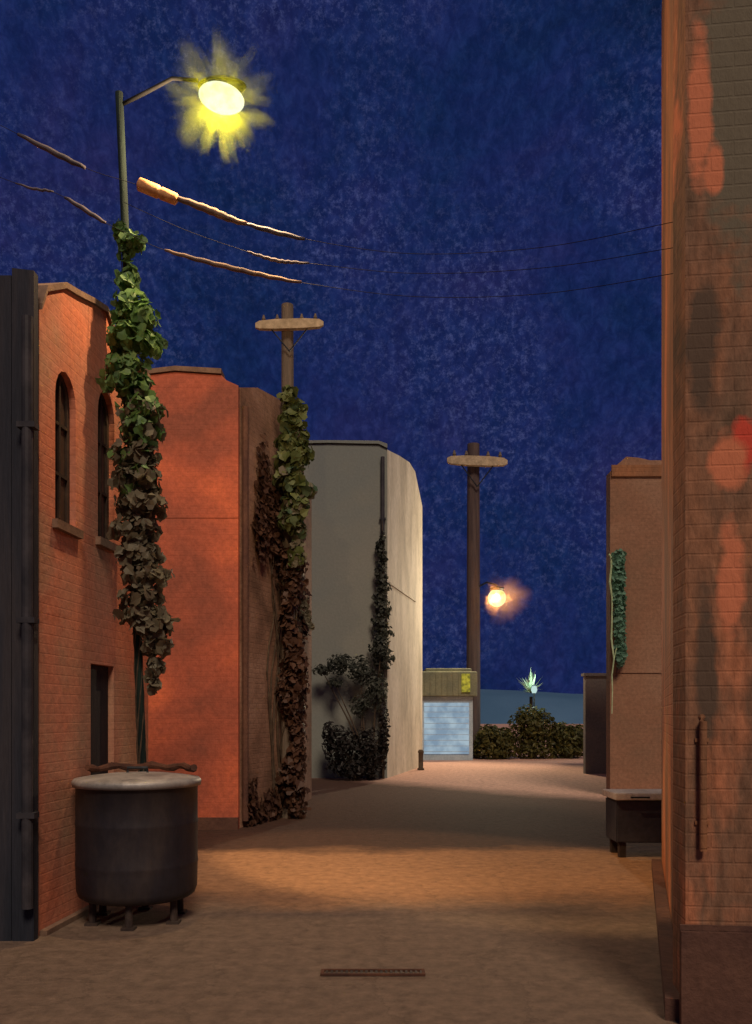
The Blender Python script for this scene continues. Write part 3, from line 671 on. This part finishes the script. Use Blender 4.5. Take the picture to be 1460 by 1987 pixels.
# ------------------------------------------------------------------ second pole with crossarm and ivy
def cross_pole(px, Y, ytop, arm, yarm, rad, label, group='crossarm poles down the alley', lean=0, armr=.06, wood='wood'):
    b = Vector(((px-730)*Y/1700, Y, 0)); t = P(px+lean, ytop, Y)
    r = empty('utility_pole', b, label, 'pole', group)
    bm = bmesh.new(); tube(bm, [b.lerp(t, i/10) for i in range(11)], [rad*(1.08-.018*i) for i in range(11)], 16); obj('pole', bm, M[wood], r, False)
    bm = bmesh.new(); a = P(arm[0], yarm[0], Y-rad-armr*.6); c = P(arm[1], yarm[1], Y-rad-armr*.6)
    d = (c-a).normalized(); up = Vector((0, 0, 1)); side = Vector((0, 1, 0)); prof = [(0, .45), (.06, .8), (.3, 1), (.7, 1), (.94, .8), (1, .4)]
    prev = None; rings = []
    for tt_, k in prof:
        q = a.lerp(c, tt_); rings.append([bm.verts.new(q + up*armr*k*s1 + side*armr*.7*k*s2) for s1, s2 in ((1, -1), (1, 1), (-1, 1), (-1, -1))])
    for r0, r1_ in zip(rings, rings[1:]):
        for k in range(4): bm.faces.new((r0[k], r0[(k+1) % 4], r1_[(k+1) % 4], r1_[k]))
    bm.faces.new(rings[0]); bm.faces.new(rings[-1])
    arm_o = obj('crossarm', bm, M['wood2'], r)
    for q in (.12, .32, .68, .88):
        bm = bmesh.new(); ins = a.lerp(c, q)+Vector((0, 0, armr*.9)); s_ = armr/.07
        tube(bm, [ins, ins+Vector((0, 0, .03*s_)), ins+Vector((0, 0, .05*s_)), ins+Vector((0, 0, .09*s_))], [.014*s_, .03*s_, .022*s_, .012*s_], 10); obj('insulator', bm, M['wood'], arm_o)
    bm = bmesh.new()
    for s1 in (.22, .78): tube(bm, [a.lerp(c, s1)-Vector((0, 0, armr*.6)), Vector((a.lerp(c, .5).x, a.y, a.lerp(c, .5).z-armr*5.5))], armr*.14, 6)
    obj('brace', bm, M['metal'], r)
    return r
cross_pole(560, 13.9, 592, (496, 628), (632, 628), .105, 'wooden pole with crossarm, ivy up its middle, beside the brown building', lean=-2, armr=.075)
r = empty('ivy', ((566-730)*13.7/1700, 13.7, 0), 'olive green ivy on the middle pole beside the grey wall', 'ivy')
spec2 = [(545, 578, 745, 790), (570, 596, 775, 812), (540, 585, 790, 840), (575, 600, 825, 870), (535, 590, 840, 880), (528, 600, 870, 925), (560, 608, 860, 900), (530, 595, 905, 960), (560, 612, 935, 965), (545, 605, 955, 1010), (540, 592, 985, 1035), (565, 597, 1010, 1050), (560, 590, 1040, 1110)]
bm = bmesh.new()
for i in range(40):
    t_ = i/39; py = 1075+500*t_; px_ = 562+8*sin(i*.5)+10*t_
    clump(bm, P(px_, py, 13.75), (.16+.07*sin(i*.37+1), .16, .12), 46, .11)
obj('brown_foliage', bm, M['brownvine'], r)
ivy_run(spec2, 13.55, M['ivy2'], M['withered'], 1030, .13, 2.4)
bm = bmesh.new()
for s in range(4):
    tube(bm, [Vector(((560-730)*13.9/1700 + .13*cos(i*.8+s*1.6), 13.9+.13*sin(i*.8+s*1.6), i*.27)) for i in range(26)], [.02*(1-.6*i/25) for i in range(26)], 6)
obj('stem', bm, M['stem'], r)

# ------------------------------------------------------------------ far pole and far lamp
pr = cross_pole(919, 32.6, 862, (868, 985), (893, 897), .25, 'far wooden pole with crossarm and a lamp on its side', armr=.17, wood='woodfar')
hl = P(965, 1160, 31.9)
far = empty('street_lamp', hl, 'small round orange haloed lamp on the far pole', 'lamp')
bm = bmesh.new(); ellipsoid(bm, hl, (.33, .25, .33), 24); obj('lens', bm, emit('far_lens', lin((240, 245, 190)), 1.0, lin((222, 225, 130)), 5), far, True)
bm = bmesh.new(); ellipsoid(bm, hl+Vector((0, .02, .33)), (.27, .27, .09), 20); obj('housing', bm, M['metal'], far, True)
bm = bmesh.new(); tube(bm, [P(930, 1138, 32.5), P(945, 1130, 32.3), P(965, 1136, 31.95)], .035, 8); obj('bracket_arm', bm, M['metal'], far)
fl = bpy.data.lights.new('far_lamp_beam', 'SPOT'); fl.energy = 2600; fl.color = (1, .74, .46); fl.spot_size = R(140); fl.spot_blend = .6; fl.shadow_soft_size = .06
fo = bpy.data.objects.new('far_lamp_beam', fl); COL.objects.link(fo); fo.location = hl+Vector((-.05, -.36, -.05))
fo.rotation_euler = Vector((-.62, -1.0, -.25)).to_track_quat('-Z', 'Y').to_euler()
point('far_lamp_light', hl+Vector((.35, -.1, .0)), 60, (1, .72, .42), .12)
bm = bmesh.new(); ellipsoid(bm, (0, 0, 0), (1.15, .9, 1.15), 24)
halo_fog2 = obj('halo_fog', bm, halomat('far_halo_fog', (.95, .42, .14), .30, .75, 1.1, 1.6)); halo_fog2.location = hl+Vector((.25, 0, 0)); tag(halo_fog2, kind='stuff')  # added fog ball that gives the far lamp its orange halo

# ------------------------------------------------------------------ kiosk at the alley end
Y = 31.0; x0 = P(818, 0, Y).x; x1 = P(918, 0, Y).x
root = empty('kiosk', ((x0+x1)/2, Y+1, 0), 'small pale blue lit kiosk with an olive roof at the alley end', 'kiosk')
zt_ = EYE+(1385-1352)*Y/1700; zr = EYE+(1385-1298)*Y/1700
bm = bmesh.new(); box(bm, (x0, Y, 0), (x1, Y+2.2, zt_)); obj('wall', bm, M['kiosk'], root)
bm = bmesh.new(); box(bm, (x0-.05, Y-.18, zt_+.005), (x1+.14, Y+2.3, zr-.1), .05); box(bm, (x0+.15, Y-.05, zr-.1), (x1-.05, Y+2.1, zr+.02), .03)
for i in range(9): box(bm, (x0+.1+i*.2, Y-.21, zt_+.05), (x0+.13+i*.2, Y-.175, zr-.16))
rf = obj('roof', bm, M['fascia'], root)
bm = bmesh.new(); box(bm, (x0+.1, Y-.03, .22), (x1-.14, Y-.005, zt_-.22)); sh = obj('glow_panel', bm, emit('kiosk_glow', lin((166, 186, 198)), .95, lin((128, 150, 170)), 2.5), root)  # added glowing panel; its emission stands in for light on the wall
bm = bmesh.new()
for i in range(9): box(bm, (x0+.1, Y-.045, .3+i*.2), (x1-.14, Y-.032, .315+i*.2))
obj('glow_panel_slat', bm, M['kiosk'], sh)
bm = bmesh.new(); box(bm, (x1-.42, Y-.26, zt_+.16), (x1-.12, Y-.19, zr-.18), .02)
obj('sign_lamp', bm, emit('yellow_sign_lamp', lin((190, 175, 60)), .9, lin((110, 105, 45)), 7), rf)

# hedge
for k, (xa, xb, ya, nm) in enumerate(((918, 1000, 1405, 'low dark olive hedge bush next to the kiosk'), (985, 1080, 1366, 'tallest olive hedge bush under the pale spiky plant'), (1060, 1140, 1400, 'low dark hedge bush next to the grey block'))):
    Y = 32.0+.3*k; cx = (xa+xb)/2; w_ = (xb-xa)/2*Y/1700; zh = EYE+(1385-ya)*Y/1700
    bush('hedge_bush', nm, 'bush', (P(cx, 0, Y).x, Y, 0),
         [((P(cx, 0, Y).x, Y, zh*.45), (w_*1.1, .8, zh*.5), 1500), ((P(cx-12, 0, Y).x, Y-.2, zh*.7), (w_*.6, .5, zh*.3), 500), ((P(cx+18, 0, Y).x, Y-.1, zh*.62), (w_*.6, .5, zh*.3), 500), ((P(cx, 0, Y).x, Y-.3, .3), (w_*1.15, .6, .35), 500)], M['hedge'], .16, group='bushes of the far hedge')
# pale spiky plant glowing above the hedge
Y = 33.4; b = P(1030, 1385, Y); base = Vector((b.x, Y, 0))
root = empty('yucca', base, 'pale green spiky plant lit up above the far hedge', 'plant')
bm = bmesh.new(); tube(bm, [base, base+Vector((.03, 0, 1.2)), P(1031, 1352, Y)], [.09, .07, .06], 10); obj('trunk', bm, M['stem'], root)
bm = bmesh.new(); c = P(1031, 1345, Y)
for k in range(64):
    a = random.uniform(0, 6.28); e = random.uniform(.25, 1.45); Ln = random.uniform(.35, 1.15)*(.45+.55*sin(e))
    d = Vector((cos(a)*cos(e), sin(a)*cos(e), sin(e))); s = d.cross(Vector((0, 0, 1))).normalized()*.045
    v0 = bm.verts.new(c+s*.6); v1 = bm.verts.new(c-s*.6); v2 = bm.verts.new(c+d*Ln*.5-s); v3 = bm.verts.new(c+d*Ln*.5+s); v4 = bm.verts.new(c+d*Ln+Vector((0, 0, -.1*cos(e))))
    bm.faces.new((v0, v1, v2, v3)); bm.faces.new((v3, v2, v4))
obj('leaves', bm, M['yucca'], root)
gl = empty('garden_lamp', (P(1037, 0, Y-.45).x, Y-.45, 0), 'little blue white garden lamp shining into the spiky plant', 'lamp')
g = P(1037, 1338, Y-.45)
bm = bmesh.new(); tube(bm, [(g.x, g.y, 0), g+Vector((0, 0, -.14))], .03, 8); obj('post', bm, M['metal'], gl)
bm = bmesh.new(); tube(bm, [g+Vector((0, 0, -.14)), g+Vector((0, 0, -.02)), g+Vector((0, 0, .12))], [.07, .12, .09], 12); obj('lens', bm, emit('garden_lens', lin((190, 220, 215)), 1.0), gl)
bm = bmesh.new(); tube(bm, [g+Vector((0, 0, .125)), g+Vector((0, 0, .19))], [.13, .03], 12); obj('cap', bm, M['metal'], gl)
point('garden_light', g+Vector((-.05, -.4, .25)), 60, (.75, 1, .85), .04)

# bollard at the foot of the cream wall
Y = 25.6; b = Vector((P(813, 0, Y).x+.06, Y, 0))
root = empty('bollard', b, 'short dark bollard at the foot of the cream end wall', 'bollard')
bm = bmesh.new(); lathe(bm, [(.10, 0), (.10, .05), (.07, .07), (.07, .5), (.085, .51), (.085, .55), (.05, .6)], b, 16); obj('post', bm, M['stem'], root, True)

# ------------------------------------------------------------------ overhead cables
def spline(pts, n=10):
    out = []
    for i in range(len(pts)-1):
        p_0 = pts[max(i-1, 0)]; p_1 = pts[i]; p_2 = pts[i+1]; p_3 = pts[min(i+2, len(pts)-1)]
        for k in range(n):
            t_ = k/n
            out.append(.5*((2*p_1)+(-p_0+p_2)*t_+(2*p_0-5*p_1+4*p_2-p_3)*t_*t_+(-p_0+3*p_1-3*p_2+p_3)*t_**3))
    out.append(pts[-1]); return out
def cable(label, ctrl, lit_spans, Yf, splice=None):
    pts = [P(x, y, Yf(x)) for x, y in ctrl]
    root = empty('overhead_cable', pts[len(pts)//2], label, 'cable', 'cables strung across the alley')
    sp = spline(pts, 12)
    bm = bmesh.new(); tube(bm, sp, .0024, 6); obj('wire', bm, M['cable'], root)
    for (xa, xb, rd, m) in lit_spans:  # paler, thicker tubes added where lamplight shows on the wire
        seg_ = [q for q in sp if xa <= 730+q.x*1700/q.y <= xb]
        if len(seg_) < 2: continue
        n = len(seg_)
        bm = bmesh.new(); tube(bm, [q+Vector((0, 0, .004*sin(i*1.9))) for i, q in enumerate(seg_)], [rd*(.35+.65*sin(pi*min(1, max(.0, (i+.4)/n)))**.6) for i in range(n)], 8); obj('lit_span', bm, M[m], root, True)
    if splice:
        a, b = P(*splice[0], Yf(splice[0][0])), P(*splice[1], Yf(splice[1][0])); d = (b-a)
        bm = bmesh.new(); tube(bm, [a, a+d*.04, a+d*.5, a+d*.52, a+d*.58, a+d*.6, a+d*.95, b], [.03, .055, .055, .045, .045, .052, .048, .02], 14); obj('splice_case', bm, M['splice'], root, True)
Yf = lambda x: 7.5 if x < 700 else 7.5-(x-700)*.002
cable('upper cable with an orange splice case right of the ivy pole', [(-260, 110), (35, 260), (165, 325), (240, 350), (300, 368), (400, 405), (470, 432), (605, 466), (800, 492), (1050, 480), (1310, 430)],
      [(35, 172, .026, 'lit_span2'), (325, 480, .034, 'lit_span'), (470, 605, .022, 'lit_span2')], Yf, ((268, 356), (345, 388)))
cable('lowest cable with light painted along it crossing below the others', [(-260, 240), (30, 355), (110, 375), (205, 432), (260, 458), (320, 485), (450, 520), (585, 548), (800, 575), (1050, 570), (1310, 530)],
      [(20, 110, .012, 'lit_span2'), (120, 208, .02, 'lit_span2'), (320, 590, .022, 'lit_span')], lambda x: Yf(x)-.1)
cable('short middle cable with light painted on it, between the upper and lowest cables', [(240, 392), (360, 446), (480, 488), (540, 506), (600, 511), (800, 530), (1050, 520), (1310, 480)],
      [(475, 603, .016, 'lit_span2')], lambda x: Yf(x)-.05)

# ------------------------------------------------------------------ drain in the foreground
Y0 = 5.55; cx = P(724, 0, Y0).x
root = empty('drain_grate', (cx, Y0, .0), 'narrow dark iron drain grate set in the foreground ground', 'drain')
bm = bmesh.new()
for (a, b) in (((-.33, -.055), (.33, -.04)), ((-.33, .04), (.33, .055)), ((-.33, -.038), (-.31, .038)), ((.31, -.038), (.33, .038))):
    box(bm, (cx+a[0], Y0+a[1], .003), (cx+b[0], Y0+b[1], .018), .002)
obj('frame', bm, M['rust'], root)
bm = bmesh.new()
for i in range(20): box(bm, (cx-.30+i*.0315, Y0-.038, .003), (cx-.285+i*.0315, Y0+.038, .014))
obj('bars', bm, M['iron'], root)
